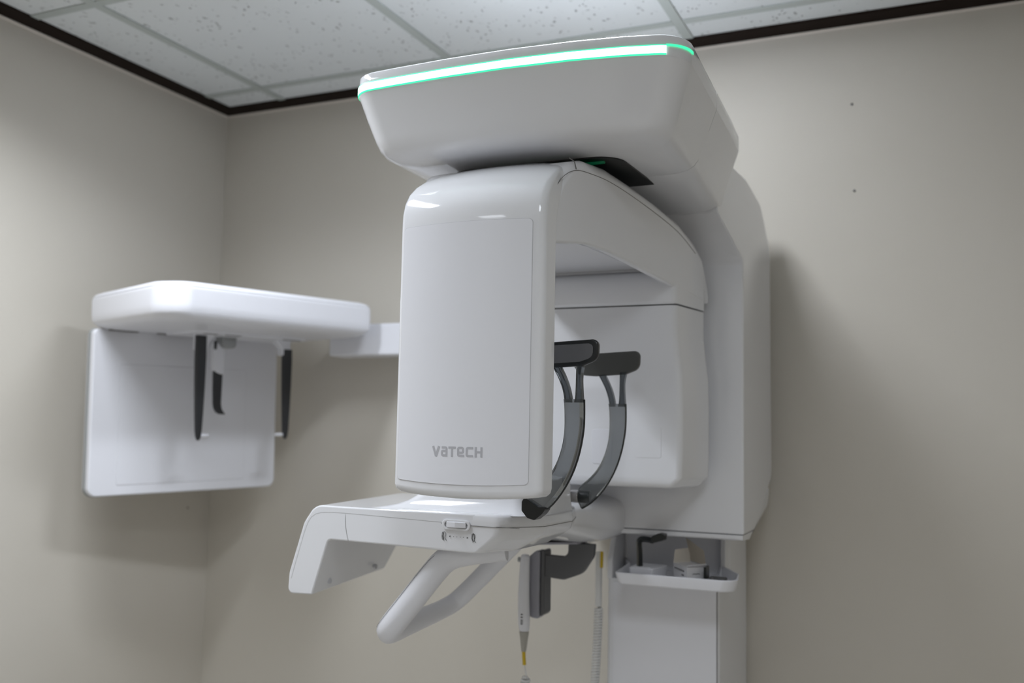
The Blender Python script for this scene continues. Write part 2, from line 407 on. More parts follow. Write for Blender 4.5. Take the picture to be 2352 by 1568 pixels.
# --- overhead housing (front shell, rear shell, light strip, rotation recess)
def over_ring(z, f=0.0, l=0.0, r=0.0, yr=-0.6907, front=True):
    rr = .062
    pts = [(1.105+l+0.0, yr), (1.110+l, -0.975+f, rr), (1.200+l*.7, -0.9815+f), (1.30+l*.3, -0.9855+f), (1.40, -0.985+f), (1.50-r*.4, -0.978+f), (1.58-r*.7, -0.966+f), (1.668-r, -0.945+f, rr*1.15), (1.655-r, yr)]
    return [(x, y, z) for x, y in fillet(pts, 10)]
LEV = [(2.0345, .030, .030, .030), (2.0345, .009, .009, .009), (2.0333, .0035, .0035, .0035), (2.0305, .0006, .0006, .0006), (2.0175, .0, .0, .0), (2.0005, .0, .0, .0), (1.999, .0015, .001, .001), (1.965, .014, .010, .013), (1.930, .026, .021, .026), (1.915, .033, .027, .032), (1.906, .041, .034, .039),
       (1.900, .053, .046, .050), (1.8965, .070, .062, .066), (1.8955, .10, .09, .10)]
bm = loft_bm([over_ring(z, f, l, r) for z, f, l, r in LEV])
over = part(bm, 'overhead_housing', WHITE, sharp=60)
def rear_ring(z, l, r):
    return [(x, y, z) for x, y in [(1.105+l, -0.6893), (1.106+l, -0.54), (1.108+l, -0.428), (1.640-r, -0.428), (1.648-r, -0.54), (1.655-r, -0.6893)]]
bm = loft_bm([rear_ring(z - (0.010 if z < 1.93 else 0.0)*1.0, l, r) for z, f, l, r in LEV])
for v in bm.verts:                                   # the underside drops slightly towards the column
    t = max(0, min(1, (v.co.y+0.6893)/0.26)); v.co.z -= 0.0*t
    if v.co.z < 1.93: v.co.z += 0.010*(1-t) - 0.004*t
part(bm, 'rear_shell', WHITE, over, sharp=60)
bm = loft_bm([over_ring(z, f+.006, l+.006, r+.008, yr=-0.66) for z, f, l, r in LEV[2:-1]])
part(bm, 'seam', SEAM, over, sharp=60)
# light strip runs along the front edge
ring = [Vector(p) for p in over_ring(2.0, 0, 0, 0)]
front = [p for p in ring if p.y < -0.78]
def strip(lo, hi, i0, i1, proud, mt, name, taper=None):
    seg = front[i0:i1]; bm = bmesh.new(); rows = []
    for i, p in enumerate(seg):
        a = seg[max(0, i-1)]; c = seg[min(len(seg)-1, i+1)]; t = (c-a).normalized(); nn = Vector((t.y, -t.x, 0))
        if nn.y > 0 and abs(nn.x) < .7: nn = -nn
        cx = (p-Vector((1.38, -0.7, p.z)));
        if nn.dot(cx) < 0: nn = -nn
        f = i/(len(seg)-1); l2 = lo+(taper(f) if taper else 0)
        rows.append([bm.verts.new((q.x, q.y, z)) for q, z in ((p-nn*.003, hi), (p+nn*proud, hi-.0012), (p+nn*proud*1.25, hi-.0028), (p+nn*proud*1.25, l2+.0028), (p+nn*proud, l2+.0012), (p-nn*.003, l2))])
    for A, B in zip(rows, rows[1:]):
        for k in range(5): 
            f_ = bm.faces.new((A[k], A[k+1], B[k+1], B[k])); f_.material_index = 1 if k in (0, 1, 3, 4) and len(mt) > 1 else 0
    bm.faces.new(rows[0]); bm.faces.new(rows[-1])
    return part(bm, name, mt, over, wn=False)
NF = len(front)
cut = max(i for i, p in enumerate(front) if p.x < 1.643)
strip(2.0005, 2.0175, 0, cut+1, .0016, [LED, LEDE], 'light_strip')
strip(2.0148, 2.0175, cut, NF, .0010, [LEDE], 'light_strip_tail', taper=lambda f: 0.0019*f)
# black rotation recess under the housing, shaft, dim bar with the recess's green glow put into its colour
rec = fillet([(1.215, -0.838, .05), (1.528, -0.838, .045), (1.537, -0.58, .010), (1.505, -0.556, .015), (1.24, -0.556, .02)], 8)
part(prism_bm(rec, 'Z', 1.8930, 1.900, 0.001), 'rotation_recess', DARKREC, over)
part(tube_bm([(1.30+0.0*k, -0.815, 1.8925) for k in (0,)] + [(1.50, -0.815, 1.8925)], 0.0035, 8), 'green_glow_bar', GLOWG, over)
part(lathe_bm([(0.085, 1.86), (0.085, 1.905)], 40, (1.36, -0.70, 0)), 'rotation_shaft', DARKREC)

# --- rotating gantry: detector, beam, generator
def side_x(y): return 1.472+(y+.95)*.186
DX0, DX1 = 1.2295, 1.4735
def bow(x):
    t = (x-(DX0+DX1)/2)/((DX1-DX0)/2); return 0.020*(1-t*t)
def det_ring(z, yf, yr, ins=0.0, rf=.014):
    xs = [DX0+ins+(DX1-DX0-2*ins)*k/8 for k in range(9)]
    pts = [(DX0+ins, yr, .012), (DX0+ins, yf, rf)] + [(x, yf-bow(x)) for x in xs[1:-1]] + [(DX1-ins, yf, rf), (DX1-ins, yr, .004)]
    return [(x, y, z) for x, y in fillet(pts, 6)]
DY = -0.998
dz = [(1.3600, DY+.016, -.965, .012), (1.3612, DY+.007, -.958, .006), (1.3655, DY+.002, -.955, .0015), (1.372, DY, -.954, 0), (1.45, DY, -.953, 0), (1.60, DY, -.953, 0), (1.765, DY, -.953, 0), (1.785, DY+.001, -.948, 0), (1.803, DY+.0065, -.94, 0), (1.820, DY+.018, -.92, 0), (1.836, DY+.036, -.90, 0.001),
      (1.850, DY+.058, -.87, .004), (1.862, DY+.082, -.85, .010), (1.872, DY+.106, -.84, .018), (1.880, DY+.128, -.83, .028)]
bm = loft_bm([det_ring(*q) for q in dz])
def det_low(v):                                      # lower edge dips in the middle
    t = (v.co.x-(DX0+DX1)/2)/((DX1-DX0)/2)
    if v.co.z < 1.44: v.co.z -= 0.006*(1-t*t)*(1.44-v.co.z)/0.08
for v in bm.verts: det_low(v)
det = part(bm, 'detector_housing', WHITE, sharp=60)
# front cover panel follows the bow
def curved_panel(x0, x1, zlo, zhi, off, rad, th=.0016, nx=24):
    poly = fillet([(x0, zlo, rad), (x1, zlo, rad), (x1, zhi, rad), (x0, zhi, rad)], 5)
    bm = bmesh.new(); n = len(poly); vf = []; 
    cols = sorted(set([round(p[0], 6) for p in poly]) | {x0+(x1-x0)*k/nx for k in range(nx+1)})
    def zr(x):                                       # z-range of the rounded rectangle at x
        d = min(x-x0, x1-x); 
        if d >= rad: return zlo, zhi
        h = rad-math.sqrt(max(0, rad*rad-(rad-d)**2)); return zlo+h, zhi-h
    rows = []
    for x in cols:
        a, b_ = zr(x); t = (x-(DX0+DX1)/2)/((DX1-DX0)/2)
        a -= 0.005*(1-t*t); y = DY-bow(x)
        rows.append((bm.verts.new((x, y-off, a)), bm.verts.new((x, y-off, b_)), bm.verts.new((x, y+th, a)), bm.verts.new((x, y+th, b_))))
    for A, B in zip(rows, rows[1:]):
        bm.faces.new((A[0], B[0], B[1], A[1])); bm.faces.new((A[0], A[2], B[2], B[0])); bm.faces.new((A[1], B[1], B[3], A[3]))
    A = rows[0]; bm.faces.new((A[0], A[1], A[3], A[2])); A = rows[-1]; bm.faces.new((A[0], A[2], A[3], A[1]))
    return bm
part(curved_panel(1.2395, 1.4565, 1.3795, 1.7630, .0004, .006), 'seam', SEAML, det)
part(curved_panel(1.2401, 1.4559, 1.3801, 1.7624, .0009, .006), 'front_panel', WHITE_B, det)
# wordmark
def logo():
    bm = bmesh.new(); hgt = .0146; z0 = 1.4155; x0 = 1.3072; tot = .0830; t = .0031
    def to3(a, b, d): return (a, DY-bow(a)-.0009-d, b)
    def seg(ax, az, bx, bz, ww=t, n=6):
        ribbon(bm, [(ax+(bx-ax)*k/n, az+(bz-az)*k/n) for k in range(n+1)], ww, to3, .0003)
    gl = tot/6.0; gw = gl*.86; h = hgt; k = t/2
    X = [x0+gl*i*1.02 for i in range(6)]
    a = X[0]; seg(a+k*.6, z0+h, a+gw*.52, z0, t*1.15); seg(a+gw*1.02-k*.6, z0+h, a+gw*.52, z0, t*1.15)
    def curve(pts, r=.0022, n=5, ww=t):
        out = []; m = len(pts)
        for i, p in enumerate(pts):
            if 0 < i < m-1:
                p0 = Vector(p); d1 = (Vector(pts[i-1])-p0); d2 = (Vector(pts[i+1])-p0); l = min(r, d1.length*.45, d2.length*.45)
                A = p0+d1.normalized()*l; B = p0+d2.normalized()*l
                for q in range(n+1):
                    s = q/n; out.append(tuple(A*(1-s)**2+p0*2*s*(1-s)+B*s*s))
            else: out.append(p)
        ribbon(bm, out, ww, to3, .0003)
    a = X[1]+.0008; curve([(a+gw*.10, z0+h-k), (a+gw*.92-k, z0+h-k), (a+gw*.92-k, z0)]); curve([(a+gw*.92-k, z0+h*.56), (a+k, z0+h*.56), (a+k, z0+k), (a+gw*.92-k, z0+k)])
    a = X[2]-.0006; seg(a, z0+h-k, a+gw*1.0, z0+h-k); seg(a+gw*.50, z0+h-k, a+gw*.50, z0)
    a = X[3]-.0002; curve([(a+gw*.95, z0+k), (a+k, z0+k), (a+k, z0+h-k), (a+gw*.92-k, z0+h-k), (a+gw*.92-k, z0+h*.42), (a+k, z0+h*.42)])
    a = X[4]-.0004; curve([(a+gw*.98, z0+h-k), (a+k, z0+h-k), (a+k, z0+k), (a+gw*.98, z0+k)])
    a = X[5]-.0004; seg(a+k, z0+h, a+k, z0); seg(a+gw-k, z0+h, a+gw-k, z0); seg(a+k, z0+h*.5, a+gw-k, z0+h*.5)
    return bm
part(logo(), 'logo', LOGO, det, smooth=False)

# beam across the top
def beam_ring(y, zt, zb, xr, zi=1.764, rt_=.018):
    xl = 1.215; zi = max(zi, zb+.002)
    return [(x, y, z) for x, z in fillet([(xl, zi, .012), (xr-.050, zi, .012), (xr-.014, zb+.002, .008), (xr, zb, .006), (xr, zt, rt_), (xl, zt, rt_)], 6)]
BS = [(-0.955, 1.80, 1.734), (-0.930, 1.842, 1.737), (-0.900, 1.872, 1.742), (-0.865, 1.884, 1.747), (-0.80, 1.8875, 1.748), (-0.72, 1.880, 1.741), (-0.62, 1.866, 1.731), (-0.53, 1.850, 1.722), (-0.47, 1.828, 1.715), (-0.43, 1.805, 1.710), (-0.405, 1.778, 1.710), (-0.392, 1.745, 1.710)]
bm = loft_bm([beam_ring(y, zt, zb, side_x(y)-(0.004 if y > -.41 else 0)) for y, zt, zb in BS])
beam = part(bm, 'gantry_beam', WHITE, sharp=60)
# seam of the side cover, parallel to the top edge of the beam
b = bmesh.new()
pts = [(-0.977, 1.792), (-0.955, 1.822), (-0.930, 1.845), (-0.897, 1.8605), (-0.86, 1.8635), (-0.80, 1.8655), (-0.72, 1.858), (-0.62, 1.844), (-0.53, 1.828), (-0.46, 1.800)]
sp = smooth_path([(y, z, 0) for y, z in pts], 40, 2)
tube_bm([(side_x(p.x)+(.0002 if p.x > -.95 else .0012), p.x, p.y) for p in sp], 0.00055, 6, bm=b)
tube_bm([(side_x(-.897)+.0002, -.897, 1.8605), (side_x(-.897)-.003, -.897, 1.873), (side_x(-.897)-.012, -.897, 1.8795)], 0.0009, 6, bm=b)
part(b, 'seam', SEAM, beam)

# generator: upper block with rounded nose, lower shell
GR = .028
def gen_ring(z, yf, ins=0.0, xr=0.0, yr=-0.395, rf=GR):
    xf = 1.5475+xr-ins; xb = 1.573+xr-ins
    return [(x, y, z) for x, y in fillet([(1.205+ins, yr-ins, .012), (1.205+ins, yf+ins, .02), (xf, yf+ins, .012), (xb, yr-ins, .02)], 6)]
bm = loft_bm([gen_ring(1.6935, -.540, .003), gen_ring(1.6945, -.543, 0), gen_ring(1.700, -.5455), gen_ring(1.712, -.5475), gen_ring(1.724, -.5475), gen_ring(1.736, -.545), gen_ring(1.746, -.540), gen_ring(1.753, -.533), gen_ring(1.757, -.526),
              gen_ring(1.7575, -.522), gen_ring(1.7585, -.520, .0), gen_ring(1.760, -.5225), gen_ring(1.79, -.520, .004)])
gen = part(bm, 'generator_housing', WHITE, sharp=60)
bm = loft_bm([gen_ring(1.3545, -.540, .022), gen_ring(1.3555, -.540, .012), gen_ring(1.359, -.540, .005), gen_ring(1.365, -.540, .001), gen_ring(1.375, -.540, 0, .008), gen_ring(1.42, -.540, 0, .0095), gen_ring(1.50, -.540, 0, .0095),
              gen_ring(1.56, -.540, 0, .008), gen_ring(1.60, -.540, 0, .003), gen_ring(1.64, -.540, 0, -.001), gen_ring(1.6905, -.540, 0, -.001), gen_ring(1.6918, -.540, .002)])
part(bm, 'lower_shell', WHITE, gen, sharp=60)
part(box_bm(1.23, 1.535, -.532, -.42, 1.688, 1.697), 'seam', SEAM, gen)
part(prism_bm(fillet([(1.386, 1.396, .006), (1.431, 1.397, .006), (1.424, 1.461, .006), (1.386, 1.461, .006)], 4), 'Y', -.5408, -.535, .0005), 'port_cover', WHITE_B, gen)
part(prism_bm(fillet([(1.470, 1.41, .004), (1.52, 1.41, .004), (1.52, 1.466, .004), (1.470, 1.466, .004)], 4), 'Y', -.5404, -.535, .0003), 'port_cover', WHITE, gen)

# --- chin-rest table with drooping left wing
TYF, TYR = -0.8592, -0.480
tp = fillet([(1.30, 1.2578), (1.020, 1.2615, .008), (0.990, 1.1655, .004), (0.9385, 1.1640, .010), (0.9405, 1.20), (0.968, 1.288, .03), (0.990, 1.3195, .03), (1.056, 1.3190), (1.30, 1.3190)], 7)
def shear(a, z, y):
    t = (y-TYF)/(TYR-TYF)
    return a - 0.062*t*max(0, min(1, (1.30-a)/.24)), z
bm = prism_bm(tp, 'Y', TYF, TYR, 0.0, shear=shear)
for v in bm.verts:
    if v.co.y > TYR-.001 and v.co.z < 1.235: v.co.y -= 0.045*((1.235-v.co.z)/.07)**2.2
def edge_bevel(bm, test, off, seg):
    es = [e for e in bm.edges if e.is_manifold and e.calc_face_angle(0) > R(35) and test(e)]
    bmesh.ops.bevel(bm, geom=es, offset=off, segments=seg, profile=.5, affect='EDGES', clamp_overlap=True)
edge_bevel(bm, lambda e: all(v.co.y < TYF+.001 for v in e.verts) or all(v.co.y > TYR-.07 for v in e.verts), 0.0075, 4)
table = part(bm, 'chin_rest_table', WHITE, sharp=50)
# cut line between top and front of the table
tl = [(1.380, 1.3010), (1.30, 1.3015), (1.056, 1.3085-.0), (1.005, 1.3080), (0.986, 1.302), (0.975, 1.288), (0.960, 1.24), (0.9455, 1.19)]
sp = smooth_path([(x, 0, z) for x, z in tl], 50, 2)
part(tube_bm([(p.x, TYF+.0003, p.z) for p in sp], .00045, 6), 'seam', SEAM, table)
sp = smooth_path([(1.058, TYF+.012, 1.3192), (1.055, TYF+.003, 1.317), (1.0535, TYF, 1.309), (1.0545, TYF-.0002, 1.285), (1.061, TYF, 1.262)], 24, 2)
part(tube_bm(sp, .0004, 6), 'seam', SEAM, table)
# right end and underside fairing towards the column
def fair_ring(y, x0, x1, z0, z1, r=.02):
    return [(x, y, z) for x, z in fillet([(x0, z0, r), (x1, z0, r), (x1, z1, r*.6), (x0, z1, r*.6)], 6)]
plan = fillet([(1.15, -0.8583, .004), (1.352, -0.8597, .035), (1.398, -0.80, .03), (1.402, -0.68, .03), (1.372, -0.58, .03), (1.15, -0.56, .004)], 8)
def plan_ring(z, ins, sx=0.0):
    cx, cy = 1.28, -0.70
    return [(cx+(x-cx)*(1-ins)-sx*max(0, (x-1.2)/.2), cy+(y-cy)*(1-ins*.6), z+(.0022 if x < 1.16 and z < 1.27 else 0)) for x, y in plan]
bm = loft_bm([plan_ring(1.2572, .012, .064), plan_ring(1.2578, .004, .056), plan_ring(1.2595, -.0, .050), plan_ring(1.264, .0, .042), plan_ring(1.278, .0, .018), plan_ring(1.288, 0, .004), plan_ring(1.300, 0, 0), plan_ring(1.3075, .0, .0), plan_ring(1.3155, .006, .001), plan_ring(1.3195, .025, .002), plan_ring(1.3205, .06, .004)])
part(bm, 'table_end', WHITE, table, sharp=60)
sp = [Vector((x, y, 1.3005)) for x, y in dedupe(plan)]
sp = [Vector((1.24, -.8593, 1.3015))] + [p for p in sp if p.x > 1.33]
part(tube_bm([(p.x+.0002, p.y-.0003, p.z) for p in sp], .00045, 6), 'seam', SEAM, table)
# raised chin block on top of the table
def hump_ring(z, g, r=.03):
    return [(x, y, z) for x, y in fillet([(1.168-g*1.7, -0.812-g*.55, .03), (1.360+g*.25, -0.812-g*.55, .022), (1.392+g*.12, -0.775, .02), (1.392+g*.10, -0.665, .02), (1.372, -0.64+g*.4, .02), (1.20-g*1.6, -0.64+g*.4, .03)], 7)]
bm = loft_bm([hump_ring(1.3185, .062), hump_ring(1.3195, .052), hump_ring(1.322, .040), hump_ring(1.326, .029), hump_ring(1.332, .019), hump_ring(1.340, .011), hump_ring(1.350, .006), hump_ring(1.358, .003), hump_ring(1.366, -.001), hump_ring(1.369, -.008), hump_ring(1.370, -.02)])
part(bm, 'chin_block', WHITE, table, sharp=60)
# rocker switch in an oval lip
oval = fillet([(1.243, 1.2925, .0085), (1.2945, 1.2915, .0085), (1.2945, 1.3085, .0085), (1.243, 1.3095, .0085)], 6)
oval2 = fillet([(1.2475, 1.2958, .005), (1.290, 1.295, .005), (1.290, 1.305, .005), (1.2475, 1.306, .005)], 6)
b = bmesh.new()
ro = [b.verts.new((x, TYF+.004, z)) for x, z in oval]; r1 = [b.verts.new((x, TYF-.0028, z)) for x, z in oval]
cx, cz = 1.2688, 1.3005
r2 = [b.verts.new((cx+(x-cx)*.95, TYF-.0034, cz+(z-cz)*.84)) for x, z in oval]; r3 = [b.verts.new((x, TYF-.0030, z)) for x, z in oval2]; r4 = [b.verts.new((x, TYF+.0006, z)) for x, z in oval2]
n = len(oval)
for A, B in ((ro, r1), (r1, r2), (r2, r3), (r3, r4)):
    for k in range(n): b.faces.new((A[k], A[(k+1) % n], B[(k+1) % n], B[k]))
b.faces.new(r4)
part(b, 'switch_lip', WHITE, table, sharp=60)
b = prism_bm(fillet([(1.2515, TYF+.002), (1.2515, TYF-.0040, .001), (1.2685, TYF-.0066, .002), (1.2870, TYF-.0040, .001), (1.2870, TYF+.002)], 4), 'Z', 1.2962, 1.3056, .0012)
part(b, 'rocker_switch', WHITE_B, table)
# printed pictogram under the switch
def picto():
    bm = bmesh.new(); to3 = lambda a, b_, d: (a, TYF-.0008-d, b_)
    def head(x, z, arc):
        q = [(x-.0022, z+.0062), (x-.0024, z+.0020), (x-.0034, z-.0006), (x-.0020, z-.0016), (x-.0022, z-.0036), (x-.0006, z-.0040), (x-.0004, z-.0070)]
        ribbon(bm, q, .0006, to3, .00012)
        q = [(x-.0022, z+.0062), (x+.0006, z+.0072), (x+.0030, z+.0048), (x+.0030, z+.0012), (x+.0018, z-.0020), (x+.0026, z-.0048), (x+.0048, z-.0072)]
        ribbon(bm, q, .0006, to3, .00012)
        e = [(x+arc+.0016*math.cos(a), z+.0004+.0062*math.sin(a)) for a in [2*math.pi*k/16 for k in range(16)]]
        ribbon(bm, e, .0005, to3, .00014, closed=True)
    head(1.2465, 1.2815, -.0024); head(1.2995, 1.2815, .0002)
    def tri(x, z, s):
        v = [bm.verts.new((x+s*.0016, TYF-.0009, z)), bm.verts.new((x-s*.0012, TYF-.0009, z+.0014)), bm.verts.new((x-s*.0012, TYF-.0009, z-.0014))]; bm.faces.new(v)
    tri(1.2570, 1.2818, -1); tri(1.2892, 1.2812, 1)
    for k in range(4):
        x = 1.2640+.0060*k; v = [bm.verts.new((x+.0006*math.cos(a), TYF-.0009, 1.2816+.0006*math.sin(a))) for a in [2*math.pi*j/10 for j in range(10)]]; bm.faces.new(v)
    return bm
part(picto(), 'position_marks', BLACKP, table, smooth=False)
for y, x, z in ((-0.80, 0.9755, 1.181), (-0.60, 0.9455, 1.181)):
    part(lathe_bm([(0.0050, -.004), (0.0050, .0010), (0.0042, .0013), (0.001, .0006)], 14, (x+.0105, y, z), 'X'), 'wing_plug', SEAML, table)

# hand grip loop under the table
gy0, gy1 = -0.818, -0.600
path = [(1.330, gy0+.02, 1.262), (1.275, gy0+.004, 1.254), (1.232, gy0, 1.243), (1.205, gy0, 1.214), (1.165, gy0, 1.165), (1.128, gy0, 1.121), (1.116, gy0+.008, 1.108), (1.113, gy0+.030, 1.106), (1.116, gy0+.09, 1.110),
        (1.124, gy1-.06, 1.116), (1.129, gy1-.022, 1.121), (1.140, gy1, 1.131), (1.175, gy1, 1.165), (1.225, gy1, 1.215), (1.262, gy1, 1.252)]
gp = smooth_path(path, 90, 3)
def grip_r(t):
    return (0.0225-0.0065*min(1, max(0, (t-.42)/.25)) if t < .9 else .016, 0.0215-0.004*min(1, max(0, (t-.42)/.25)))
bm = tube_bm(gp, grip_r, 20, ref=(0, -1, 0))
grip = part(bm, 'hand_grip', WHITE_B, sharp=70)
ln = [p+Vector((-.0150, -.0165, .0065)) for p in gp[14:40]]
part(tube_bm(ln, .0004, 6), 'seam', SEAM, grip)

# neck between carriage and table
def sup_ring(y, cx, cz, wx, wz, n=40, e=3.4):
    out = []
    for k in range(n):
        a = 2*math.pi*k/n; c_, s_ = math.cos(a), math.sin(a)
        out.append((cx+wx*math.copysign(abs(c_)**(2/e), c_), y, cz+wz*math.copysign(abs(s_)**(2/e), s_)))
    return out
NK = [(-0.350, 1.285, 1.284, .112, .048), (-0.372, 1.285, 1.283, .111, .048), (-0.40, 1.285, 1.281, .108, .047), (-0.44, 1.285, 1.281, .103, .046), (-0.49, 1.284, 1.285, .097, .042), (-0.54, 1.282, 1.290, .091, .037), (-0.60, 1.28, 1.295, .085, .029), (-0.66, 1.275, 1.298, .07, .018)]
part(loft_bm([sup_ring(*q) for q in NK]), 'table_neck', WHITE, sharp=70)

# temple supports: smoked clear blades with pads, one each side of the head
outl = [(1.502, 1.597), (1.512, 1.589), (1.5115, 1.575), (1.504, 1.564), (1.492, 1.5595), (1.4865, 1.555), (1.4845, 1.542), (1.486, 1.516), (1.488, 1.481), (1.4875, 1.458), (1.481, 1.421), (1.468, 1.385), (1.447, 1.352), (1.426, 1.331), (1.410, 1.322), (1.406, 1.325), (1.401, 1.341), (1.400, 1.356),
        (1.423, 1.374), (1.441, 1.395), (1.454, 1.425), (1.459, 1.456), (1.458, 1.491), (1.4555, 1.516), (1.449, 1.534), (1.440, 1.549), (1.430, 1.5535), (1.415, 1.555), (1.402, 1.561), (1.392, 1.574), (1.390, 1.590)]
hole = [(1.449, 1.5545), (1.461, 1.534), (1.4665, 1.512), (1.469, 1.510), (1.4755, 1.510), (1.4775, 1.513), (1.4762, 1.534), (1.4765, 1.557)]
def temple(yb, side):
    """side -1: outer face looks towards -Y"""
    def y_of(x, z):                                   # blade leans towards the head near the pad
        return yb + side*0.0
    b = bmesh.new()
    n = 24
    # stem built as a swept slab: left and right borders of the lower blade
    lower_r = [(1.4875, 1.505), (1.488, 1.481), (1.4875, 1.458), (1.481, 1.421), (1.468, 1.385), (1.447, 1.352), (1.426, 1.331), (1.409, 1.3215)]
    lower_l = [(1.4565, 1.505), (1.4582, 1.491), (1.459, 1.456), (1.454, 1.425), (1.441, 1.395), (1.423, 1.374), (1.400, 1.356), (1.401, 1.335)]
    def slab(L_, R_, th, name, m, par, n=26, bend=None):
        l = smooth_path([(x, 0, z) for x, z in L_], n, 2); r_ = smooth_path([(x, 0, z) for x, z in R_], n, 2)
        rings = []
        for a, c_ in zip(l, r_):
            w = (c_-a); q = [0, .12, .5, .88, 1.0]; rg = []
            prof = [-.25, -.5, -.42, -.5, -.2]; prof2 = [.3, .5, .5, .6, .6]
            for t, o_ in zip(q, prof): p = a+w*t; rg.append((p.x, yb+side*-1*th*o_*-1 if False else yb+side*th*(-o_), p.z))
            for t, o_ in list(zip(q, prof2))[::-1]: p = a+w*t; rg.append((p.x, yb-side*th*o_, p.z))
            rings.append(rg)
        return part(loft_bm(rings), name, m, par, sharp=40)
    root = slab(lower_l, lower_r, .014, 'temple_support', SMOKE, M)
    slab([(1.4365, 1.5560), (1.449, 1.534), (1.4555, 1.516), (1.4578, 1.500)], [(1.4500, 1.5560), (1.461, 1.534), (1.4672, 1.514), (1.4690, 1.500)], .011, 'upright', SMOKED, root, 14)
    slab([(1.4762, 1.560), (1.4760, 1.534), (1.4755, 1.515), (1.474, 1.500)], [(1.4890, 1.560), (1.4845, 1.542), (1.4860, 1.516), (1.4875, 1.500)], .011, 'upright', SMOKED, root, 14)
    # bridge under the slot
    pad = fillet([(1.389, 1.592, .010), (1.389, 1.572, .016), (1.404, 1.5555, .02), (1.432, 1.5535, .02), (1.487, 1.5565, .012), (1.512, 1.566, .016), (1.513, 1.598, .010)], 6)
    part(prism_bm(pad, 'Y', yb-.005, yb+.005, .0025), 'pad_plate', SMOKE2 if side > 0 else BLACK, root)
    cxp, czp = 1.451, 1.5765
    inner = [(cxp+(x-cxp)*.865, czp+(z-czp)*.70) for x, z in pad]
    o2 = yb+side*.0058
    part(prism_bm(inner, 'Y', min(o2, yb), max(o2, yb), .001), 'pad', PADG, root)
    # dark outer rim of the lower blade
    rim = smooth_path([(x+.0004, 0, z-.0004) for x, z in lower_r], 40, 2)
    part(tube_bm([(p.x, yb-side*.004, p.z) for p in rim], (.0016, .0022), 8), 'edge_rim', BLACK, root)
    if side < 0:
        nb = [(1.3965, 1.352), (1.392, 1.345), (1.392, 1.331), (1.402, 1.320), (1.414, 1.3175), (1.426, 1.327), (1.435, 1.339), (1.420, 1.338)]
        part(prism_bm(fillet([(x, z, .004) for x, z in nb], 4), 'Y', yb-.012, yb+.012, .003), 'pivot_block', BLACK, root)
    else:
        part(lathe_bm([(.0105, 1.388), (.0112, 1.390), (.0112, 1.402), (.0108, 1.4025)], 20, (0, yb, 1.3415), 'X'), 'pivot_collar', STEEL, root)
        part(lathe_bm([(.0108, 1.4025), (.0112, 1.404), (.0112, 1.4215), (.0098, 1.4235)], 20, (0, yb, 1.3415), 'X'), 'pivot_block', BLACK, root)
    return root
tl_ = temple(-0.868, -1); tl_['label'] = 'nearer smoked temple support with black pad frame'
tr_ = temple(-0.650, 1); tr_['label'] = 'farther smoked temple support with plain grey pad'

# holder for the exposure switch, hanging from the neck
hy = -0.45
hold = part(prism_bm(fillet([(1.226, 1.085, .012), (1.226, 1.205, .012), (1.240, 1.216, .008), (1.250, 1.219, .004), (1.250, 1.083, .006)], 6), 'Y', hy-.010, hy+.020, .004), 'switch_holder', LILAC)
part(prism_bm(fillet([(1.2515, 1.086, .006), (1.2515, 1.219, .003), (1.259, 1.2185, .004), (1.260, 1.095, .008)], 6), 'Y', hy-.008, hy+.030, .003), 'holder_back', DKGREY, hold)
arm = fillet([(1.2555, 1.166, .006), (1.300, 1.163, .02), (1.338, 1.178, .03), (1.360, 1.212, .02), (1.362, 1.236), (1.308, 1.236), (1.308, 1.216, .010), (1.300, 1.2085, .006), (1.2555, 1.2095)], 6)
part(prism_bm(arm, 'Y', hy-.004, hy+.012, .002), 'bracket', DKGREY, hold)
part(prism_bm(fillet([(1.236, hy-.09), (1.330, hy-.012), (1.345, hy+.03), (1.245, hy+.02)], 3), 'Z', 1.2350, 1.2395, .001), 'bracket_plate', LILAC, hold)

# --- cephalometric arm, head, sensor panel
th, tl2 = R(15), R(1.1)
v0 = Vector((math.sin(th), math.cos(th), 0)); nv = Vector((math.cos(th), -math.sin(th), 0)); zz = Vector((0, 0, 1))
vv = v0*math.cos(tl2)+zz*math.sin(tl2); uu = -v0*math.sin(tl2)+zz*math.cos(tl2); O3 = Vector((0.292, -0.0862, 1.6906)); CS = 1.0806
CM = Matrix(((nv.x, vv.x, uu.x, O3.x), (nv.y, vv.y, uu.y, O3.y), (nv.z, vv.z, uu.z, O3.z), (0, 0, 0, 1)))   # local (n, v, u)
def cpart(bm, name, m, parent=None, **k):
    bm.transform(CM @ Matrix.Scale(CS, 4)); return part(bm, name, m, parent, **k)
arm_o = part(box_bm(0.487, 1.17, -0.1187, -0.045, 1.6442, 1.7284, .006, 3), 'side_arm', WHITE_B)
def head_ring(u, ins, rr=.05):
    return [(n_, v_, u) for n_, v_ in fillet([(-.030+ins, -.488+ins, .014), (.290-ins*1.1, -.522+ins, .055), (.340-ins*1.1, -.487+ins*.8, .045), (.340-ins*1.1, .012-ins, .022), (.300-ins, .036-ins, .02), (-.035+ins, .036-ins, .02)], 8)]
bm = loft_bm([head_ring(-.004, .060), head_ring(-.0035, .034), head_ring(-.001, .020), head_ring(.003, .011), head_ring(.009, .0045), head_ring(.016, .001), head_ring(.030, .0), head_ring(.060, .0), head_ring(.0655, .001), head_ring(.0665, .0025), head_ring(.0675, .001), head_ring(.0735, .006), head_ring(.078, .016), head_ring(.0795, .03)])
head = cpart(bm, 'cephalostat_head', WHITE_B, sharp=60)
cpart(loft_bm([head_ring(.0655, .0022), head_ring(.0675, .0022)]), 'seam', SEAML, head)
pp = fillet([(-.492, -.371, .020), (.0, -.371, .020), (.0, -.0015, .014), (-.492, -.0015, .014)], 6)
bm = prism_bm([(a, b) for a, b in pp], 'X', -.030, 0.0, .004, 3)
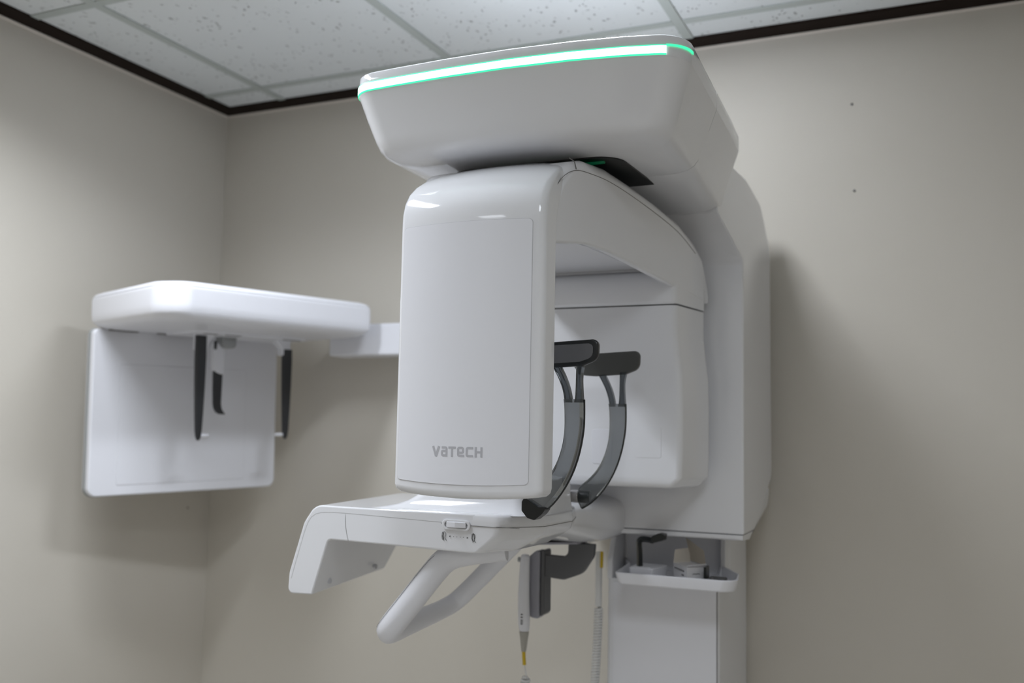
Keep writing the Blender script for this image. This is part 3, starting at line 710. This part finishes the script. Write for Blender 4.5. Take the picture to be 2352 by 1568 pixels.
panel = cpart(bm, 'sensor_panel', WHITE_B)
# metal edge band and raised plate
b2 = prism_bm([(a, b) for a, b in fillet([(-.4935, -.3725, .021), (.0015, -.3725, .021), (.0015, .0, .014), (-.4935, .0, .014)], 6)], 'X', -.024, -.012, .002)
cpart(b2, 'edge_band', KNOBG, panel)
cpart(prism_bm(fillet([(-.428, -.348, .004), (-.094, -.348, .004), (-.094, -.078, .004), (-.428, -.078, .004)], 4), 'X', -.004, .0005, .0004), 'seam', SEAML, panel)
cpart(prism_bm(fillet([(-.4274, -.3474, .004), (-.0946, -.3474, .004), (-.0946, -.0786, .004), (-.4274, -.0786, .004)], 4), 'X', -.004, .0008, .0004), 'image_plate', WHITE_B, panel)
for a, b_ in ((-.462, -.395), (-.345, -.255), (-.165, -.11)):
    cpart(prism_bm([(.004, a), (.016, a), (.016, b_), (.004, b_)], 'Z', -.0058, .004, .0008), 'slot', SEAM, head)
# rotating carrier under the head
cpart(prism_bm(fillet([(.03, -.345, .02), (.165, -.345, .02), (.165, -.03, .02), (.03, -.03, .02)], 6), 'Z', -.0085, .004, .0025), 'ear_rod_carrier', WHITE_B, head)
for a, b_ in ((-.318, -.285), (-.262, -.222), (-.10, -.052)):
    cpart(prism_bm([(.150, a), (.160, a), (.160, b_), (.150, b_)], 'Z', -.0096, .0, .0006), 'slot', SEAM, head)
def ear_rod(vc, s, label):
    n0 = .12
    # white holder, dark blade tapering downwards, pale tip
    b = prism_bm(fillet([(vc-s*.013, -.045, .004), (vc+s*.013, -.045, .004), (vc+s*.013, -.004), (vc-s*.030, -.004), (vc-s*.026, -.016, .012), (vc-s*.014, -.026, .01)], 5), 'X', n0-.012, n0+.010, .003)
    root = cpart(b, 'ear_rod_holder', WHITE_B)
    rings = []
    for u_, wv, wn, off in ((-.012 if s < 0 else -.030, .0125, .006, 0), (-.06, .0130, .0062, 0), (-.12, .0118, .006, .0), (-.18, .0098, .0055, .001), (-.225, .0078, .005, .002), (-.240, .0060, .0042, .0025), (-.2475, .003, .0025, .003)):
        cv = vc+s*0.004-s*off*0.6*0
        rings.append([(n0+.006+a, cv+c_, u_) for a, c_ in fillet([(-wn, -wv, .003), (wn, -wv, .003), (wn, wv, .003), (-wn, wv, .003)], 4)])
    cpart(loft_bm(rings), 'ear_rod', RODG, root, sharp=50)['label'] = label
    cpart(lathe_bm([(.0022, vc+s*.002), (.0042, vc-s*.006), (.0046, vc-s*.012), (.0036, vc-s*.022), (.001, vc-s*.026)], 14, (n0+.004, 0, -.2365), 'Y'), 'ear_tip', WHITE_B, root)
    return root
ear_rod(-.303, -1, 'left dark ear rod, seen broadside')
ear_rod(-.071, 1, 'right dark ear rod')
# nasion support in the middle
kx, kv = .085, -.215
b = prism_bm(fillet([(kv-.018, -.034, .014), (kv+.020, -.034, .014), (kv+.020, -.012, .004), (kv-.018, -.012, .004)], 6), 'X', kx-.016, kx+.018, .004)
nas = cpart(b, 'nasion_support', KNOBG)
cpart(box_bm(kx-.014, kx+.020, kv-.019, kv+.019, -.013, -.003, .002), 'clamp', KNOBG, nas)
cpart(prism_bm(fillet([(kv-.030, -.090, .012), (kv-.004, -.098, .006), (kv-.002, -.030), (kv-.030, -.016, .012)], 5), 'X', kx-.012, kx+.004, .003), 'stem', WHITE_B, nas)
cpart(box_bm(kx+.003, kx+.006, kv-.033, kv-.026, -.038, -.018, .001), 'release_button', BLACK, nas)
rings = []
for u_, dv, wv, wn in ((-.086, -.0165, .0115, .005), (-.13, -.0168, .0105, .005), (-.165, -.0165, .0095, .0048), (-.176, -.0140, .0095, .0045), (-.184, -.0085, .0100, .0042), (-.1885, -.002, .0085, .003), (-.189, .003, .004, .002)):
    rings.append([(kx-.003+a, kv+dv+c_, u_) for a, c_ in fillet([(-wn, -wv, .002), (wn, -wv, .002), (wn, wv, .002), (-wn, wv, .002)], 3)])
cpart(loft_bm(rings), 'nose_rest', RODG, nas, sharp=50)

# ------------------------------------------------------------------ hand-held exposure switch and its cord
X = empty('exposure_switch', (1.222, -0.462, 1.00))
tag(X, 'white hand-held exposure switch in grey holder with yellow-sleeved coiled cord', 'hand switch')
XI = Matrix.Translation((-1.222, 0.462, -1.00))
def xpart(bm, name, m, parent=None, **k):
    bm.transform(XI); return finish(bm, name, m, parent or X, **k)
sy = -0.470
axis = [(1.2235, 1.206), (1.2225, 1.15), (1.2220, 1.10), (1.2225, 1.062)]
rings = []
for z, cx_, wx, wy in ((1.2095, 1.2232, .004, .004), (1.2085, 1.2232, .0075, .007), (1.203, 1.2230, .0095, .009), (1.17, 1.2218, .0105, .010), (1.13, 1.2210, .0115, .011), (1.09, 1.2222, .0120, .0115), (1.075, 1.2228, .0118, .011), (1.061, 1.2234, .0100, .0095), (1.0595, 1.2234, .009, .0085)):
    rings.append([(x, y, z) for x, y in ((cx_+wx*math.cos(2*math.pi*k/20), sy+wy*math.sin(2*math.pi*k/20)) for k in range(20))])
xpart(loft_bm(rings), 'handle', WHITE_B, sharp=60)
xpart(lathe_bm([(.0048, 1.2085), (.0050, 1.2095), (.0050, 1.2165), (.003, 1.2180)], 16, (0, sy-.001, 1.1985), 'X'), 'push_button', KNOBG)
xpart(lathe_bm([(.0095, 1.0595), (.0098, 1.058), (.0078, 1.045), (.0060, 1.030), (.0048, 1.0205)], 18, (1.2234, sy, 0)), 'strain_relief', BEIGEP)
xpart(tube_bm([(1.2232, sy, 1.0205), (1.2238, sy, 1.010), (1.2252, sy, 0.9945)], .0036, 10), 'yellow_sleeve', YELLOW)
b = bmesh.new()                                       # printed marks on the handle
for k, (z, hh) in enumerate(((1.0925, .0022), (1.0870, .0022), (1.0815, .0016), (1.0780, .0016), (1.0745, .0016))):
    box_bm(1.2205, 1.2245, sy-.01185, sy-.0105, z, z+hh, bm=b)
xpart(b, 'print', BLACKP, smooth=False)
def coil(path, rad, wire, turns, n, bm):
    P = resample_path(path, n); pts = []
    for i, p in enumerate(P):
        Tn = (P[min(i+1, n-1)]-P[max(i-1, 0)]).normalized(); N1 = Tn.cross(Vector((0, 1, 0.01))).normalized(); B1 = Tn.cross(N1)
        a = 2*math.pi*turns*i/(n-1); e = min(1, i/8, (n-1-i)/8)
        pts.append(p+(N1*math.cos(a)+B1*math.sin(a))*rad*e)
    tube_bm(pts, wire, 6, bm=bm)
    return bm
b = bmesh.new()
tube_bm(smooth_path([(1.2252, sy, .9945), (1.228, sy, .982), (1.2320, sy, .966), (1.2300, sy, .955)], 14), .0017, 8, bm=b)
sag = smooth_path([(1.230, sy, .972), (1.222, sy, .94), (1.220, sy+.02, .80), (1.235, sy+.06, .62), (1.275, sy+.09, .53), (1.310, sy+.12, .60), (1.318, -.335, .80), (1.320, -.318, .95), (1.3235, -.315, 1.04), (1.3250, -.315, 1.092)], 400)
coil(sag, .0074, .0025, 172, 2600, b)
tube_bm([(1.3255, -.315, 1.086), (1.327, -.315, 1.12), (1.3285, -.315, 1.20)], .0016, 8, bm=b)
xpart(b, 'cord', CORD, wn=False)
xpart(prism_bm(fillet([(1.3195, -.323, .002), (1.3305, -.323, .002), (1.3305, -.309, .002), (1.3195, -.309, .002)], 3), 'Z', 1.094, 1.205, .001), 'plug_sleeve', CORD)
xpart(tube_bm([(1.3325, -.321, 1.174), (1.3330, -.321, 1.207)], .0034, 10), 'yellow_sleeve', YELLOW)

# ------------------------------------------------------------------ things on the tray (floor of the tray z = 1.165)
TZ = 1.1652
b1 = empty('plastic_box', (1.445, -0.33, TZ))
tag(b1, 'small white lidded plastic box at left end of the accessory tray', 'box')
def local(bm, e): bm.transform(Matrix.Translation(-Vector(e.location))); return bm
bm = loft_bm([[(x, y, z) for x, y in fillet([(1.4165+i, -.405+i, .006), (1.467-i, -.405+i, .006), (1.478-i, -.330-i, .006), (1.4165+i, -.330-i, .006)], 4)] for z, i in ((TZ, .003), (TZ+.024, .0), (TZ+.0255, .001), (TZ+.026, .0035))])
finish(local(bm, b1), 'body', WHITE_B, b1, sharp=50)
finish(local(box_bm(1.4215, 1.460, -.398, -.340, TZ+.0258, TZ+.0272, .0006), b1), 'lid', WHITE_B, b1)
bs = empty('forehead_rest_rod', (1.430, -0.36, TZ+.0272))
tag(bs, 'black angled rod with paddle standing in the white plastic box', 'positioning rod')
pz = TZ+.0272
path = smooth_path([(1.4350, -.387, pz), (1.4345, -.387, 1.220), (1.4320, -.387, 1.2405), (1.4390, -.388, 1.2462), (1.453, -.390, 1.2455), (1.464, -.392, 1.2440)], 40, 3)
bm = tube_bm(path, (.0080, .0060), 4, ref=(0, 1, 0)); finish(local(bm, bs), 'rod', BLACK, bs, sharp=40)
bm = prism_bm(fillet([(1.462, 1.2395, .002), (1.490, 1.2480, .004), (1.4915, 1.2595, .003), (1.480, 1.2610, .004), (1.4655, 1.2550, .004)], 5), 'Y', -.412, -.388, .002)
finish(local(bm, bs), 'paddle', BLACK, bs)
ct = empty('tissue_carton', (1.525, -0.35, TZ))
tag(ct, 'small opened white carton with cream flaps in the middle of the tray', 'carton')
bm = bmesh.new()
base = [(1.494, -.352), (1.534, -.404), (1.564, -.376), (1.520, -.318)]
rings = [[(x, y, z) for x, y in base] for z in (TZ, TZ+.034)]
loft_bm(rings, bm=bm); bevel_bm(bm, .0006, 1); finish(local(bm, ct), 'body', CARTON, ct, sharp=30)
def sheet(pts, m, name, th=.0008, par=None, e=None):
    b = bmesh.new(); A = [b.verts.new(p) for p in pts]; f = b.faces.new(A)
    r_ = bmesh.ops.extrude_face_region(b, geom=[f]); vs = [q for q in r_['geom'] if isinstance(q, bmesh.types.BMVert)]
    f.normal_update(); nn = f.normal.copy()
    for q in vs: q.co += nn*th
    return finish(local(b, e), name, m, par, smooth=False)
zt = TZ+.034
sheet([(1.494, -.352, zt), (1.520, -.318, zt), (1.520, -.320, zt+.028), (1.497, -.351, zt+.026)], CREAM, 'flap', par=ct, e=ct)
b = bmesh.new(); rows = []
for k in range(9):
    t = k/8; a = R(95)*t
    rows.append([b.verts.new(q) for q in ((1.520+.005*t-.010*math.sin(a), -.318-.018*math.sin(a)*t, zt+.002+.048*math.sin(a*.9)), (1.564-.002*t, -.376-.010*math.sin(a)*t, zt+.002+.030*math.sin(a*.9)))])
for A, B in zip(rows, rows[1:]): b.faces.new((A[0], A[1], B[1], B[0]))
bmesh.ops.solidify(b, geom=b.faces[:], thickness=.0008)
finish(local(b, ct), 'flap', CREAM, ct, wn=False)
sheet([(1.564, -.376, zt), (1.534, -.404, zt), (1.5365, -.409, zt+.004), (1.5665, -.381, zt+.0065)], CARTON, 'flap', par=ct, e=ct)
b = bmesh.new()                                       # printing on the two visible faces (a few unreadable strokes)
def face_pt(p0, p1, t, z, off):
    d = Vector((p1[0]-p0[0], p1[1]-p0[1])); nn = Vector((d.y, -d.x)).normalized(); q = Vector(p0)+d*t
    return (q.x+nn.x*off, q.y+nn.y*off, z)
def stroke(p0, p1, t0, t1, z, hgt):
    n = 4
    vs = [[b.verts.new(face_pt(p0, p1, t0+(t1-t0)*k/n, z+s_*hgt/2 + (.0006 if k % 2 else -.0003), .0006)) for s_ in (-1, 1)] for k in range(n+1)]
    for A, B in zip(vs, vs[1:]): b.faces.new((A[0], B[0], B[1], A[1]))
for k in range(6): stroke(base[0], base[1], .10+.125*k, .19+.125*k, TZ+.0255-.0002*k, .0024)
stroke(base[0], base[1], .62, .80, TZ+.0165, .0020)
stroke(base[1], base[2], .30, .68, TZ+.0205, .0012)
finish(local(b, ct), 'print', BLACKP, ct, smooth=False)
br = empty('bite_bracket', (1.578, -0.39, TZ))
tag(br, 'short black and grey L-shaped bracket at right end of the tray', 'bracket')
finish(local(box_bm(1.5655, 1.5705, -.400, -.372, TZ, TZ+.036, .001), br), 'upright', BLACK, br)
finish(local(prism_bm(fillet([(1.5708, -.410, .003), (1.602, -.410, .004), (1.604, -.362, .004), (1.5708, -.362, .003)], 4), 'Z', TZ, TZ+.0155, .002), br), 'foot', DKGREY, br)
finish(local(lathe_bm([(.004, TZ+.0155), (.004, TZ+.0172), (.002, TZ+.018)], 12, (1.583, -.402, 0)), br), 'screw', STEEL, br)
